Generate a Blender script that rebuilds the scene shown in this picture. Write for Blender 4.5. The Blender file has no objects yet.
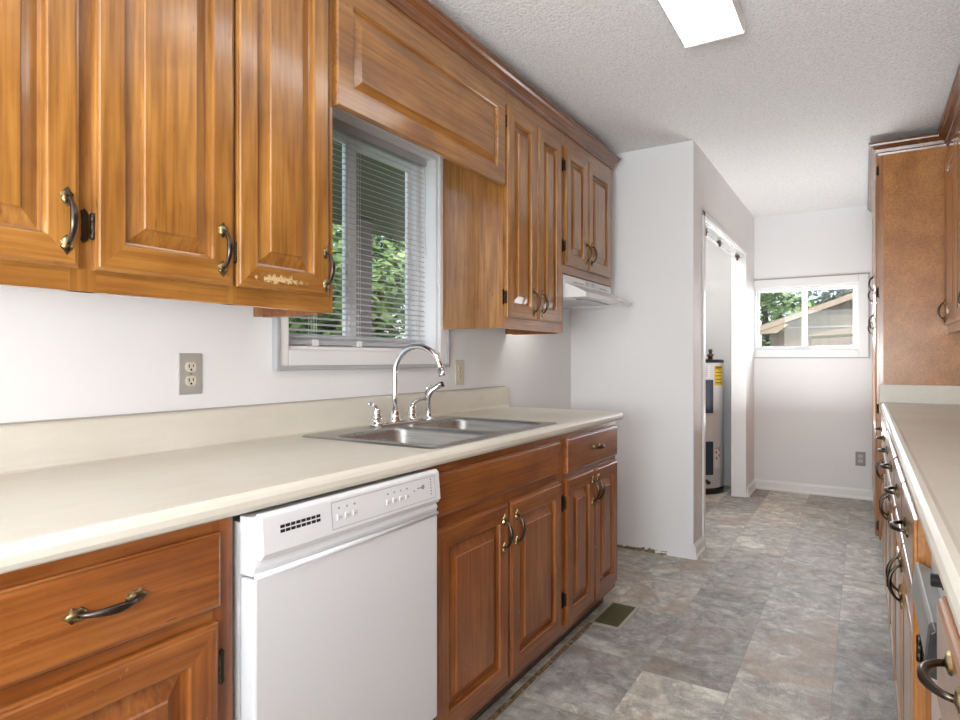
import bpy, bmesh, math, random
from mathutils import Vector, Matrix
R = math.radians
PI = math.pi
C = bpy.context.scene
COL = C.collection
random.seed(7)

# ------------------------------------------------------------------ camera
CAMX, CAMH = 1.615, 1.164
cam_d = bpy.data.cameras.new('camera')
cam = bpy.data.objects.new('camera', cam_d); COL.objects.link(cam)
cam.location = (CAMX, 0, CAMH)
cam.rotation_euler = (R(90), 0, math.atan(384.3/620))
cam_d.sensor_width = 36
cam_d.lens = 36*620/960
cam_d.shift_y = -1/960
cam_d.clip_start = 0.02
C.camera = cam

# ------------------------------------------------------------------ view, sky, sun, large lights
C.view_settings.view_transform = 'Standard'
C.view_settings.look = 'None'
C.view_settings.gamma = 1
C.view_settings.use_curve_mapping = False
C.view_settings.exposure = 0.22
w = bpy.data.worlds.new('sky'); C.world = w; w.use_nodes = True
wn = w.node_tree.nodes; wl = w.node_tree.links
bg = wn['Background']
sky = wn.new('ShaderNodeTexSky'); sky.sky_type = 'NISHITA'
sky.sun_disc = False; sky.sun_elevation = R(52); sky.sun_rotation = R(150)
sky.air_density = 1.0; sky.dust_density = 2.5; sky.ozone_density = 1.0
wl.new(sky.outputs[0], bg.inputs[0]); bg.inputs[1].default_value = 0.36
sd = bpy.data.lights.new('sun', 'SUN'); sd.energy = 2.1; sd.angle = R(1.5); sd.color = (1, .96, .9)
so = bpy.data.objects.new('sun', sd); COL.objects.link(so)
so.rotation_euler = Vector((-.45, .55, -.75)).to_track_quat('-Z', 'Y').to_euler()

def area(name, loc, direction, sx, sy, power, col=(1, 1, 1)):
    d = bpy.data.lights.new(name, 'AREA'); d.shape = 'RECTANGLE'; d.size = sx; d.size_y = sy
    d.energy = power; d.color = col
    o = bpy.data.objects.new(name, d); COL.objects.link(o)
    o.location = loc; o.rotation_euler = Vector(direction).to_track_quat('-Z', 'Y').to_euler()
    return o
# daylight entering by the patio opening of the dining end, behind the camera
area('daylight_dining', (1.1, -2.5, 1.2), (0, 1, 0.12), 2.0, 2.0, 38, (.91, .965, 1))
# added up-facing fill behind the camera, brightens the ceiling and room
area('added_fill_rear', (1.45, -.85, 1.15), (.05, .75, 1), 1.2, .9, 72, (.94, .975, 1))
# daylight entering by the two windows
area('daylight_far_window', (1.2, 7.3, 2.05), (-.0, -1, -.20), 2.4, 1.7, 175, (.84, .92, 1))
# another added fill, aimed up inside the passage where no lamp stands
area('added_fill_passage', (1.28, 4.9, .7), (0, 0, 1), .6, .9, 15, (.95, .98, 1))
# unseen area light added to brighten the closet
area('added_fill_closet', (.1, 4.9, 2.40), (0, .15, -1), .3, .3, 10, (1, .95, .88))
#area('daylight_sink_window', (-.35, 1.8, 1.75), (1, .1, -.25), .9, .8, 10, (.9, .95, 1))

# ------------------------------------------------------------------ materials
def mat(name, col=(.8, .8, .8), rough=.5, metal=0, coat=0, spec=.5):
    m = bpy.data.materials.new(name); m.use_nodes = True
    b = m.node_tree.nodes['Principled BSDF']
    b.inputs['Base Color'].default_value = (*col, 1)
    b.inputs['Roughness'].default_value = rough
    b.inputs['Metallic'].default_value = metal
    b.inputs['Coat Weight'].default_value = coat
    b.inputs['Coat Roughness'].default_value = .15
    b.inputs['Specular IOR Level'].default_value = spec
    return m
class NT:
    def __init__(s, m): s.n = m.node_tree.nodes; s.l = m.node_tree.links; s.b = s.n['Principled BSDF']
    def add(s, t, **k):
        x = s.n.new('ShaderNode'+t)
        for a, v in k.items(): setattr(x, a, v)
        return x
    def link(s, a, b): s.l.new(a, b)
    def noise(s, vec, scale, detail=4, dist=0, rough=.5):
        x = s.add('TexNoise'); x.inputs['Scale'].default_value = scale; x.inputs['Detail'].default_value = detail
        x.inputs['Distortion'].default_value = dist; x.inputs['Roughness'].default_value = rough
        if vec: s.link(vec, x.inputs['Vector'])
        return x.outputs['Fac']
    def ramp(s, fac, stops):
        x = s.add('ValToRGB'); e = x.color_ramp.elements
        while len(e) < len(stops): e.new(.5)
        for i, (p, c) in enumerate(stops):
            e[i].position = p; e[i].color = (*c, 1) if len(c) == 3 else c
        s.link(fac, x.inputs[0]); return x.outputs[0]
    def math(s, op, a, b=None):
        x = s.add('Math', operation=op)
        for i, v in enumerate((a, b)):
            if v is None: continue
            if isinstance(v, (int, float)): x.inputs[i].default_value = v
            else: s.link(v, x.inputs[i])
        return x.outputs[0]
    def mix(s, fac, a, b, mode='MIX'):
        x = s.add('Mix', data_type='RGBA', blend_type=mode)
        for i, v in ((0, fac), (6, a), (7, b)):
            if isinstance(v, (int, float)): x.inputs[i].default_value = v
            elif isinstance(v, tuple): x.inputs[i].default_value = (*v, 1)
            else: s.link(v, x.inputs[i])
        return x.outputs[2]
    def bump(s, h, strength, dist=.002, into=None):
        x = s.add('Bump'); x.inputs['Strength'].default_value = strength; x.inputs['Distance'].default_value = dist
        s.link(h, x.inputs['Height']); s.link(x.outputs[0], (into or s.b).inputs['Normal'])
    def coords(s, scale=(1, 1, 1), rand=True, kind='Object'):
        tc = s.add('TexCoord'); v = tc.outputs[kind]
        if rand:
            oi = s.add('ObjectInfo'); mul = s.math('MULTIPLY', oi.outputs['Random'], 9.0)
            cx = s.add('CombineXYZ'); s.link(mul, cx.inputs[0]); s.link(mul, cx.inputs[1]); s.link(mul, cx.inputs[2])
            va = s.add('VectorMath', operation='ADD'); s.link(v, va.inputs[0]); s.link(cx.outputs[0], va.inputs[1]); v = va.outputs[0]
        mp = s.add('Mapping'); mp.inputs['Scale'].default_value = scale; s.link(v, mp.inputs[0])
        return mp.outputs[0]

def wood(name, axis, dark, mid, light, rough=.34, coat=.4, wear=.0, specks=.5):
    """varnished maple; axis = grain direction in the object's own frame"""
    m = mat(name, mid, rough, 0, coat); t = NT(m)
    def sc(a, b): return tuple(a if i == axis else b for i in range(3))
    v1 = t.coords(sc(1.1, 11)); v2 = t.coords(sc(4, 110)); v3 = t.coords(sc(2.2, 3.2)); v4 = t.coords(sc(22, 130))
    n1 = t.noise(v1, 1.6, 5, 1.2, .55); n2 = t.noise(v2, 1, 3, .3); n3 = t.noise(v3, 2.2, 3, .4)
    base = t.ramp(n1, [(.12, dark), (.5, mid), (.90, light)])
    fine = t.ramp(n2, [(.28, (.66, .60, .52)), (.62, (1.06, 1.06, 1.06))])
    c = t.mix(1.0, base, fine, 'MULTIPLY')
    blot = t.ramp(n3, [(.28, (.74, .64, .52)), (.62, (1.06, 1.05, 1.02))])
    c = t.mix(.9, c, blot, 'MULTIPLY')
    n4 = t.noise(v4, 1, 2)
    sp = t.ramp(n4, [(.70, (0, 0, 0)), (.76, (1, 1, 1))])
    c = t.mix(t.math('MULTIPLY', sp, specks), c, tuple(x*.35 for x in dark))
    if wear:
        vw = t.coords((1, 1, 1)); nw = t.noise(vw, 60, 4, .3, .7); nb = t.noise(vw, 7, 2)
        f = t.math('MULTIPLY', t.ramp(nw, [(.66, (0, 0, 0)), (.70, (1, 1, 1))]), t.ramp(nb, [(.5, (0, 0, 0)), (.6, (1, 1, 1))]))
        c = t.mix(t.math('MULTIPLY', f, wear), c, (.62, .42, .25))
    t.link(c, t.b.inputs['Base Color'])
    t.bump(n2, .12, .0006)
    return m
HON = ((.175, .068, .013), (.335, .148, .031), (.47, .232, .060))
RED = ((.155, .045, .010), (.29, .095, .020), (.41, .165, .038))
PAN = ((.27, .10, .025), (.39, .165, .045), (.50, .235, .075))
M = {}
for key, pal, kw in (('honey', HON, dict(coat=.75, rough=.30)), ('red', RED, dict(wear=.55)), ('pantry', PAN, dict(coat=.8, rough=.28))):
    M[key+'_v'] = wood(key+'_maple_upright', 2, *pal, **kw)
    M[key+'_h'] = wood(key+'_maple_lengthwise', 0, *pal, **kw)
M['crown'] = wood('crown_maple', 1, (.11, .038, .012), (.20, .072, .022), (.30, .12, .038), coat=.6)
M['crownx'] = wood('crown_maple_return', 0, (.11, .038, .012), (.20, .072, .022), (.30, .12, .038), coat=.6)
M['mottled'] = wood('mottled_maple_veneer', 0, (.42, .165, .038), (.52, .225, .055), (.62, .285, .075), coat=.1, specks=.12)

def wall_mat(name, col, scale=160, st=.12, rough=.6):
    m = mat(name, col, rough); t = NT(m); v = t.coords(rand=False)
    n = t.noise(v, scale, 3); t.bump(n, st, .002)
    nb = t.noise(v, 1.3, 3)
    t.link(t.mix(1.0, t.ramp(nb, [(.3, tuple(c*.96 for c in col)), (.7, col)]), (1., 1., 1.), 'MULTIPLY'), t.b.inputs['Base Color'])
    return m
M['wall'] = wall_mat('painted_wall', (.82, .825, .835))
M['closet'] = wall_mat('closet_wall', (.74, .73, .70))
M['ceil'] = mat('popcorn_ceiling', (.86, .865, .87), .85)
t = NT(M['ceil']); v = t.coords(rand=False)
vo = t.add('TexVoronoi'); vo.inputs['Scale'].default_value = 75; t.link(v, vo.inputs['Vector'])
n = t.noise(v, 110, 4, .5, .65)
hgt = t.math('ADD', t.math('MULTIPLY', vo.outputs['Distance'], -.7), n)
t.bump(hgt, .9, .006)
t.link(t.ramp(n, [(.32, (.74, .745, .75)), (.55, (.93, .935, .94))]), t.b.inputs['Base Color'])
M['trim'] = mat('trim_paint', (.84, .84, .84), .3)
M['casing'] = mat('window_casing_paint', (.80, .81, .81), .35)
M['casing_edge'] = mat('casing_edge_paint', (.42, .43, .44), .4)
M['vinyl'] = mat('window_vinyl', (.85, .86, .87), .3)
M['glass'] = mat('window_glass', (1, 1, 1), 0)
g = M['glass'].node_tree; gb = g.nodes['Principled BSDF']
tr = g.nodes.new('ShaderNodeBsdfTransparent'); gl = g.nodes.new('ShaderNodeBsdfGlossy'); gl.inputs['Roughness'].default_value = .02
lw = g.nodes.new('ShaderNodeLayerWeight'); pw = g.nodes.new('ShaderNodeMath'); pw.operation = 'POWER'; pw.inputs[1].default_value = 5; g.links.new(lw.outputs['Facing'], pw.inputs[0]); fr = g.nodes.new('ShaderNodeMath'); fr.operation = 'MULTIPLY_ADD'; fr.inputs[1].default_value = .9; fr.inputs[2].default_value = .04; g.links.new(pw.outputs[0], fr.inputs[0])
mx = g.nodes.new('ShaderNodeMixShader'); g.links.new(fr.outputs[0], mx.inputs[0]); g.links.new(tr.outputs[0], mx.inputs[1]); g.links.new(gl.outputs[0], mx.inputs[2])
g.links.new(mx.outputs[0], g.nodes['Material Output'].inputs[0]); g.nodes.remove(gb)
M['blind'] = mat('blind_slat', (.68, .68, .69), .4)
M['blind_rail'] = mat('blind_rail', (.48, .48, .49), .4)
M['laminate'] = mat('cream_laminate', (.66, .63, .55), .34, 0, .0)
t = NT(M['laminate']); v = t.coords((14, 3, 14), rand=False)
n = t.noise(v, 2, 5, .6, .65); n2 = t.noise(t.coords((1, 1, 1), rand=False), 2.2, 3)
t.link(t.mix(.6, t.ramp(n, [(.3, (.64, .60, .51)), (.7, (.74, .70, .615))]), t.ramp(n2, [(.35, (.64, .605, .52)), (.65, (.73, .695, .61))])), t.b.inputs['Base Color'])
M['caulk'] = mat('caulk', (.45, .43, .38), .5)
M['steel'] = mat('brushed_steel', (.45, .45, .45), .36, 1)
t = NT(M['steel']); v = t.coords((3, 160, 160), rand=False); n = t.noise(v, 1, 3); t.bump(n, .08, .0004)
t.link(t.ramp(n, [(.3, (.36, .36, .355)), (.7, (.52, .52, .51))]), t.b.inputs['Base Color'])
M['chrome'] = mat('chrome', (.80, .80, .81), .07, 1)
M['white_app'] = mat('white_enamel', (.70, .71, .73), .28, 0, .2)
M['white_side'] = mat('white_appliance_edge', (.62, .63, .64), .35)
M['grey_print'] = mat('grey_print', (.25, .26, .28), .5)
M['pale_print'] = mat('pale_print', (.55, .56, .58), .5)
M['black'] = mat('black_plastic', (.012, .012, .013), .35)
M['gap'] = mat('dark_gap', (.02, .017, .015), .8)
M['bronze'] = mat('antique_bronze', (.2, .15, .09), .28, 1)
t = NT(M['bronze']); v = t.coords((1, 1, 1)); n = t.noise(v, 55, 3)
t.link(t.ramp(n, [(.38, (.08, .06, .035)), (.50, (.24, .18, .09)), (.68, (.55, .46, .27))]), t.b.inputs['Base Color'])
M['iron'] = mat('dark_bow', (.085, .07, .058), .30, 1)
M['bronze_dark'] = mat('dark_bronze', (.055, .042, .03), .38, .9)
M['almond'] = mat('almond_plate', (.60, .57, .50), .4)
M['plate_grey'] = mat('stainless_plate', (.52, .51, .49), .35, .4)
M['wall_plate'] = mat('grey_cover_plate', (.30, .30, .29), .5)
M['outlet_face'] = mat('outlet_face', (.66, .61, .50), .4)
M['toe'] = mat('toe_kick', (.085, .065, .05), .6)
t = NT(M['toe']); n = t.noise(t.coords((3, 3, 12), rand=False), 6, 5, .5, .7); t.link(t.ramp(n, [(.35, (.05, .036, .026)), (.7, (.15, .12, .095))]), t.b.inputs['Base Color'])
M['adhesive'] = mat('old_adhesive', (.24, .17, .09), .8)
t = NT(M['adhesive']); n = t.noise(t.coords((1, 1, 1), rand=False), 45, 5, .5, .7); t.link(t.ramp(n, [(.35, (.10, .065, .03)), (.55, (.28, .2, .11)), (.7, (.5, .44, .33))]), t.b.inputs['Base Color'])
M['tank'] = mat('tank_enamel', (.66, .665, .68), .35)
M['navy'] = mat('navy_cover', (.025, .045, .085), .35)
M['yellow'] = mat('yellow_label', (.75, .50, .04), .5)
M['paper'] = mat('white_label', (.75, .76, .78), .5)
M['redprint'] = mat('red_print', (.45, .04, .03), .5)
M['brassfit'] = mat('dark_fitting', (.12, .09, .06), .4, .7)
M['copper'] = mat('copper_pipe', (.5, .27, .16), .35, 1)
M['steel_track'] = mat('track_metal', (.78, .79, .80), .25, .6)
M['hood'] = mat('hood_enamel', (.78, .785, .78), .25, 0, .3)
M['hood_under'] = mat('hood_filter', (.55, .56, .56), .35, .8)
M['lens'] = mat('frosted_lens', (.9, .9, .88), .3)
M['register'] = mat('register_brown', (.10, .085, .04), .5, .3)
M['register_frame'] = mat('register_frame', (.42, .38, .31), .5, .1)
M['siding'] = mat('tan_siding', (.52, .45, .38), .8)
t = NT(M['siding']); wv = t.add('TexWave', wave_type='BANDS', bands_direction='X'); wv.inputs['Scale'].default_value = 1.6
t.link(t.coords(rand=False), wv.inputs['Vector'])
t.link(t.ramp(wv.outputs['Fac'], [(.02, (.17, .13, .10)), (.08, (.23, .178, .14))]), t.b.inputs['Base Color'])
M['shingle'] = mat('roof_shingle', (.20, .17, .15), .9)
M['fascia'] = mat('fascia_paint', (.40, .31, .22), .6)
M['porch'] = mat('porch_paint', (.24, .185, .17), .6)
M['bark'] = mat('bark', (.10, .075, .05), .9)
def leafmat(name, a, b, c):
    m = mat(name, b, .6); t = NT(m); n = t.noise(t.coords((1, 1, 1), rand=False), 2.2, 5, 0, .7)
    t.link(t.ramp(n, [(.3, a), (.5, b), (.68, c)]), t.b.inputs['Base Color']); return m
M['leaf'] = leafmat('leaf_green', (.06, .11, .035), (.15, .26, .07), (.36, .48, .18))
M['leaf2'] = leafmat('leaf_grey_green', (.07, .10, .06), (.16, .20, .12), (.32, .36, .26))
M['grass'] = leafmat('lawn', (.08, .14, .04), (.14, .22, .07), (.22, .30, .11))
# lamp diffuser: lit fluorescent lens
M['diffuser'] = mat('lamp_diffuser', (.9, .9, .88), .35)
b = M['diffuser'].node_tree.nodes['Principled BSDF']; b.inputs['Emission Color'].default_value = (1, .995, .98, 1); b.inputs['Emission Strength'].default_value = 4.2

# floor: stone-look sheet vinyl, every printed tile carries its own tone in the 'tone' attribute
def floor_mat():
    m = mat('stone_look_vinyl', (.3, .28, .27), .52, spec=.6); t = NT(m)
    at = t.add('Attribute', attribute_name='tone', attribute_type='GEOMETRY'); tone = at.outputs['Fac']
    tc = t.add('TexCoord')
    off = t.add('CombineXYZ'); t.link(t.math('MULTIPLY', tone, 37.), off.inputs[0]); t.link(t.math('MULTIPLY', tone, 91.), off.inputs[1])
    va = t.add('VectorMath', operation='ADD'); t.link(tc.outputs['Object'], va.inputs[0]); t.link(off.outputs[0], va.inputs[1]); v = va.outputs[0]
    n1 = t.noise(v, 3.0, 7, .7, .62); n2 = t.noise(v, 16, 6, .6, .7)
    c = t.ramp(n1, [(.32, (.14, .12, .11)), (.42, (.30, .255, .22)), (.49, (.42, .37, .325)), (.56, (.20, .175, .16)), (.64, (.50, .45, .40)), (.74, (.66, .62, .56))])
    c = t.mix(.42, c, t.ramp(n2, [(.32, (.15, .13, .125)), (.5, (.36, .325, .30)), (.68, (.66, .62, .58))]))
    c = t.mix(1.0, c, (1.38, 1.50, 1.52), 'MULTIPLY')
    vn = t.noise(v, 3.2, 6, 1.0, .6); band = t.math('ABSOLUTE', t.math('SUBTRACT', vn, .5))
    c = t.mix(t.ramp(band, [(.0, (.35, .35, .35)), (.012, (0, 0, 0))]), c, (.16, .125, .10))
    rn = t.noise(v, 2.6, 5, 1.4); c = t.mix(t.ramp(rn, [(.55, (0, 0, 0)), (.62, (.5, .5, .5))]), c, (.40, .28, .19))
    c = t.mix(.5, c, t.ramp(t.noise(tc.outputs['Object'], 260, 3, 0, .7), [(.35, (.14, .13, .13)), (.65, (.72, .70, .68))]), 'OVERLAY')
    tn = t.ramp(tone, [(0, (.74, .74, .77)), (.5, (.97, .98, .98)), (1, (1.24, 1.22, 1.18))])
    c = t.mix(1.0, c, tn, 'MULTIPLY')
    t.link(c, t.b.inputs['Base Color'])
    f = t.noise(tc.outputs['Object'], 420, 2); f2 = t.noise(tc.outputs['Object'], 90, 3)
    t.bump(t.math('ADD', f, f2), .22, .0012)
    return m
M['floor'] = floor_mat()
M['grout'] = mat('printed_grout', (.36, .33, .30), .6)

# ------------------------------------------------------------------ helpers
def B(): return bmesh.new()
def box(bm, x0, y0, z0, x1, y1, z1, mi=0):
    vs = [bm.verts.new(p) for p in ((x0, y0, z0), (x1, y0, z0), (x1, y1, z0), (x0, y1, z0), (x0, y0, z1), (x1, y0, z1), (x1, y1, z1), (x0, y1, z1))]
    for f in ((3, 2, 1, 0), (4, 5, 6, 7), (0, 1, 5, 4), (1, 2, 6, 5), (2, 3, 7, 6), (3, 0, 4, 7)):
        bm.faces.new([vs[i] for i in f]).material_index = mi
    return vs
def prism(bm, pts, axis, a, b, mi=0, smooth=False):
    """extrude a 2-D outline along axis; pts are the other two coords in xyz order"""
    def P(p, t):
        q = list(p); q.insert(axis, t); return q
    v0 = [bm.verts.new(P(p, a)) for p in pts]; v1 = [bm.verts.new(P(p, b)) for p in pts]
    n = len(pts)
    for i in range(n):
        f = bm.faces.new((v0[i], v0[(i+1) % n], v1[(i+1) % n], v1[i])); f.material_index = mi; f.smooth = smooth
    bm.faces.new(v0[::-1]).material_index = mi; bm.faces.new(v1).material_index = mi
def lathe(bm, prof, c=(0, 0, 0), axis=2, n=24, mi=0):
    """profile of (r, h) about an axis through c"""
    rings = []
    for r, h in prof:
        ring = []
        for k in range(n):
            a = 2*PI*k/n; p = [r*math.cos(a), r*math.sin(a)]; p.insert(axis, h)
            ring.append(bm.verts.new([p[i]+c[i] for i in range(3)]))
        rings.append(ring)
    for i in range(len(rings)-1):
        for k in range(n):
            f = bm.faces.new((rings[i][k], rings[i][(k+1) % n], rings[i+1][(k+1) % n], rings[i+1][k])); f.smooth = True; f.material_index = mi
    for ring in (rings[0], rings[-1]):
        f = bm.faces.new(ring); f.material_index = mi
def tube(bm, pts, rad, n=12, mi=0, flat=(1, 1)):
    """swept tube with a radius per point; flat scales the two cross axes"""
    pts = [Vector(p) for p in pts]
    if not hasattr(rad, '__len__'): rad = [rad]*len(pts)
    rings = []; up = None
    for i, p in enumerate(pts):
        d = (pts[min(i+1, len(pts)-1)]-pts[max(i-1, 0)]).normalized()
        if up is None:
            up = Vector((0, 0, 1)) if abs(d.z) < .9 else Vector((1, 0, 0))
        s = d.cross(up).normalized(); up = s.cross(d).normalized()
        rings.append([bm.verts.new(p+(s*math.cos(2*PI*k/n)*flat[0]+up*math.sin(2*PI*k/n)*flat[1])*rad[i]) for k in range(n)])
    for i in range(len(rings)-1):
        for k in range(n):
            f = bm.faces.new((rings[i][k], rings[i][(k+1) % n], rings[i+1][(k+1) % n], rings[i+1][k])); f.smooth = True; f.material_index = mi
    for ring in (rings[0], rings[-1]): bm.faces.new(ring).material_index = mi
def obj(name, bm, m, parent=None, bevel=0, seg=2, loc=None):
    bmesh.ops.recalc_face_normals(bm, faces=bm.faces)
    me = bpy.data.meshes.new(name); bm.to_mesh(me); bm.free()
    for x in (m if isinstance(m, (list, tuple)) else [m]): me.materials.append(x)
    o = bpy.data.objects.new(name, me); COL.objects.link(o)
    if parent: o.parent = parent
    if loc: o.location = loc
    if bevel:
        md = o.modifiers.new('bevel', 'BEVEL'); md.width = bevel; md.segments = seg; md.limit_method = 'ANGLE'; md.angle_limit = R(40)
        md.harden_normals = False
    return o
def tag(o, label, cat, group=None):
    o['label'] = label; o['category'] = cat
    if group: o['group'] = group
    return o
def thing(name, label, cat, loc=(0, 0, 0), rz=0, group=None):
    o = bpy.data.objects.new(name, None); COL.objects.link(o); o.empty_display_size = .05
    o.location = loc; o.rotation_euler = (0, 0, rz); return tag(o, label, cat, group)
def struct(name, bm, m, parent=None, bevel=0):
    o = obj(name, bm, m, parent, bevel)
    if not parent: o['kind'] = 'structure'
    return o
def sroot(name, loc=(0, 0, 0), rz=0):
    o = bpy.data.objects.new(name, None); COL.objects.link(o); o.location = loc; o.rotation_euler = (0, 0, rz); o['kind'] = 'structure'; return o
def inst(name, mesh, parent, loc, rot=(0, 0, 0)):
    o = bpy.data.objects.new(name, mesh); COL.objects.link(o); o.parent = parent; o.location = loc; o.rotation_euler = rot; return o

# ------------------------------------------------------------------ the room
LX, RX, YF, YB, ZC = 0.0, 2.34, 6.05, -2.7, 2.438
SY, SX, TH = 3.715, .772, .118       # stub wall face, passage wall face, wall thickness
WY0, WY1, WZ0, WZ1 = 1.395, 2.245, 1.195, 2.06   # sink window opening
FX0, FX1, FZ0, FZ1 = .784, 1.575, 1.240, 1.80     # far window opening
DY0, DY1, DZ = 3.985, 5.60, 2.045                 # closet opening

bm = B()
# wall with the sink window
for a in ((-.14, YB, 0, 0, WY0, ZC), (-.14, WY1, 0, 0, YF, ZC), (-.14, WY0, 0, 0, WY1, WZ0), (-.14, WY0, WZ1, 0, WY1, ZC)): box(bm, *a)
struct('wall_left', bm, M['wall'])
bm = B(); box(bm, RX, YB, 0, RX+.14, YF, ZC); struct('wall_right', bm, M['wall'])
bm = B()
for a in ((-.14, YF, 0, FX0, YF+.16, ZC), (FX1, YF, 0, RX+.14, YF+.16, ZC), (FX0, YF, 0, FX1, YF+.16, FZ0), (FX0, YF, FZ1, FX1, YF+.16, ZC)): box(bm, *a)
struct('wall_back', bm, M['wall'])
bm = B()
for a in ((-.14, YB-.14, 0, .1, YB, ZC), (2.1, YB-.14, 0, RX+.14, YB, ZC), (.1, YB-.14, 2.1, 2.1, YB, ZC)): box(bm, *a)
struct('wall_front', bm, M['wall'])
bm = B(); box(bm, 0, SY, 0, SX, SY+TH, ZC)
struct('wall_stub', bm, M['wall'], bevel=.004)
bm = B()
for a in ((SX-TH, SY+TH, 0, SX, DY0, ZC), (SX-TH, DY1, 0, SX, YF, ZC), (SX-TH, DY0, DZ, SX, DY1, ZC)): box(bm, *a)
struct('wall_passage', bm, M['wall'], bevel=.003)
bm = B(); box(bm, -.14, YB-.14, ZC, RX+.14, YF+.16, ZC+.12); struct('ceiling', bm, M['ceil'])

# floor: base sheet with printed tiles in one mesh
bm = B(); lay = bm.faces.layers.float.new('tone')
box(bm, -.14, YB-.14, -.08, RX+.14, YF+.16, -.0006, 1)
rnd = random.Random(11)
cols = [-.305+.305*i+(-.0) for i in range(10)]
X0s = [.305*i-.005 for i in range(0, 8)]
for i, x0 in enumerate(X0s):
    y = -2.7 + rnd.choice((0, .1, .2, .3)); fixed = {2: [1.94, 2.35, 2.86, 3.28, 3.72], 3: [1.68, 2.29, 2.43, 3.27, 3.50, 4.05], 4: [1.9, 2.42, 3.28, 3.9, 4.21, 4.9]}.get(i)
    ys = [y]
    while ys[-1] < YF+.1:
        if fixed and ys[-1] < fixed[0] < ys[-1]+.45: ys += fixed; fixed = None
        else: ys.append(ys[-1]+rnd.choice((.305, .41, .41, .61)))
    for a, b2 in zip(ys, ys[1:]):
        gpx = .0011
        vs = [bm.verts.new(p) for p in ((x0+gpx, a+gpx, 0), (x0+.305-gpx, a+gpx, 0), (x0+.305-gpx, b2-gpx, 0), (x0+gpx, b2-gpx, 0))]
        f = bm.faces.new(vs); f[lay] = rnd.random()
        if i == 2 and abs(a-1.94) < .01: f[lay] = .08
        if i == 3 and abs(a-2.43) < .01: f[lay] = .2
o = struct('floor', bm, [M['floor'], M['grout']])

# baseboards
def basebd(name, x0, y0, x1, y1, out, m=M['trim'], h=.085):
    """straight run from (x0,y0) to (x1,y1), out = unit vector into the room"""
    bm = B(); prof = [(0, 0), (.021, 0), (.021, .012), (.013, .022), (.013, h-.018), (.007, h-.006), (.004, h), (0, h)]
    p0 = Vector((x0, y0, 0)); p1 = Vector((x1, y1, 0)); o = Vector((*out, 0))
    v0 = [bm.verts.new(p0+o*a+Vector((0, 0, z))) for a, z in prof]; v1 = [bm.verts.new(p1+o*a+Vector((0, 0, z))) for a, z in prof]
    for i in range(len(prof)): bm.faces.new((v0[i], v0[(i+1) % len(prof)], v1[(i+1) % len(prof)], v1[i]))
    bm.faces.new(v0); bm.faces.new(v1)
    struct(name, bm, m)
basebd('baseboard_back', SX, YF, 1.7, YF, (0, -1))
basebd('baseboard_left', SX, DY1+.03, SX, YF, (1, 0))
basebd('baseboard_passage', SX, SY-.0, SX, DY0-.05, (1, 0))
# thin shoe strip and torn wall edge at the foot of the stub wall
bm = B(); box(bm, .55, SY-.008, 0, SX+.01, SY, .016); struct('trim_1', bm, M['trim'])
bm = B(); r2 = random.Random(3); n = 26
for k in range(n):
    x0 = .12+.50*k/n; x1 = .12+.50*(k+1)/n; h = .006+.016*r2.random()+(.006 if k > n*.6 else 0); d = .006+.010*r2.random()
    vs = [bm.verts.new(p) for p in ((x0, SY, 0), (x1, SY, 0), (x1, SY, h), (x0, SY, h*.8), (x0, SY-d, 0), (x1, SY-d*.8, 0), (x1, SY-.002, h), (x0, SY-.002, h*.8))]
    for f in ((0, 1, 2, 3), (4, 5, 6, 7), (0, 1, 5, 4), (3, 2, 6, 7)): bm.faces.new([vs[i] for i in f])
o = obj('adhesive_strip', bm, M['adhesive']); tag(o, 'ragged brown old adhesive line at foot of white stub wall', 'residue')

# closet opening: jamb lining, casing and sliding-door track
d = sroot('door_1')
bm = B()
box(bm, SX-TH-.004, DY0-.001, 0, SX+.004, DY0+.012, DZ); box(bm, SX-TH-.004, DY0, DZ-.012, SX+.004, DY1, DZ+.001)
struct('jamb', bm, M['trim'], d)
bm = B(); box(bm, SX, DY0-.045, 0, SX+.010, DY0+.004, DZ+.03); box(bm, SX, DY0-.045, DZ-.004, SX+.010, DY1+.0, DZ+.03)
struct('casing', bm, M['casing'], d, bevel=.003)
bm = B()
x = SX-.045
box(bm, x-.03, DY0+.013, DZ-.030, x+.034, DY1-.002, DZ-.0121); struct('track', bm, M['steel_track'], d, bevel=.002)
for yy in (4.25, 4.72, 5.45):
    bm = B(); box(bm, x-.012, yy-.03, DZ-.05, x+.014, yy+.03, DZ-.030); lathe(bm, [(.008, -.07), (.008, -.05)], (x, yy, DZ), n=10)
    obj('track_hanger', bm, M['brassfit'], d)

# far window (window_1): casing, slider frame, panes
d = sroot('window_1')
def frame_xz(bm, x0, z0, x1, z1, t, ya, yb, tb=None, mi=0):
    tb = tb or (t, t, t, t)
    l, r_, bt, tp = tb
    box(bm, x0, ya, z0, x0+l, yb, z1, mi); box(bm, x1-r_, ya, z0, x1, yb, z1, mi)
    box(bm, x0+l, ya, z0, x1-r_, yb, z0+bt, mi); box(bm, x0+l, ya, z1-tp, x1-r_, yb, z1, mi)
bm = B(); frame_xz(bm, SX, 1.180, 1.645, 1.868, 0, YF-.016, YF, (FX0-SX+.0, .070, FZ0-1.180, .068)); struct('casing', bm, M['casing'], d, bevel=.004)
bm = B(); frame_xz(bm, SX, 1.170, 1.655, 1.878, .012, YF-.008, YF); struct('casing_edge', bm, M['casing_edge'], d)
bm = B(); frame_xz(bm, FX0, FZ0, FX1, FZ1, 0, YF+.0, YF+.10, (.004, .012, .010, .010)); struct('jamb', bm, M['trim'], d)
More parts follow.
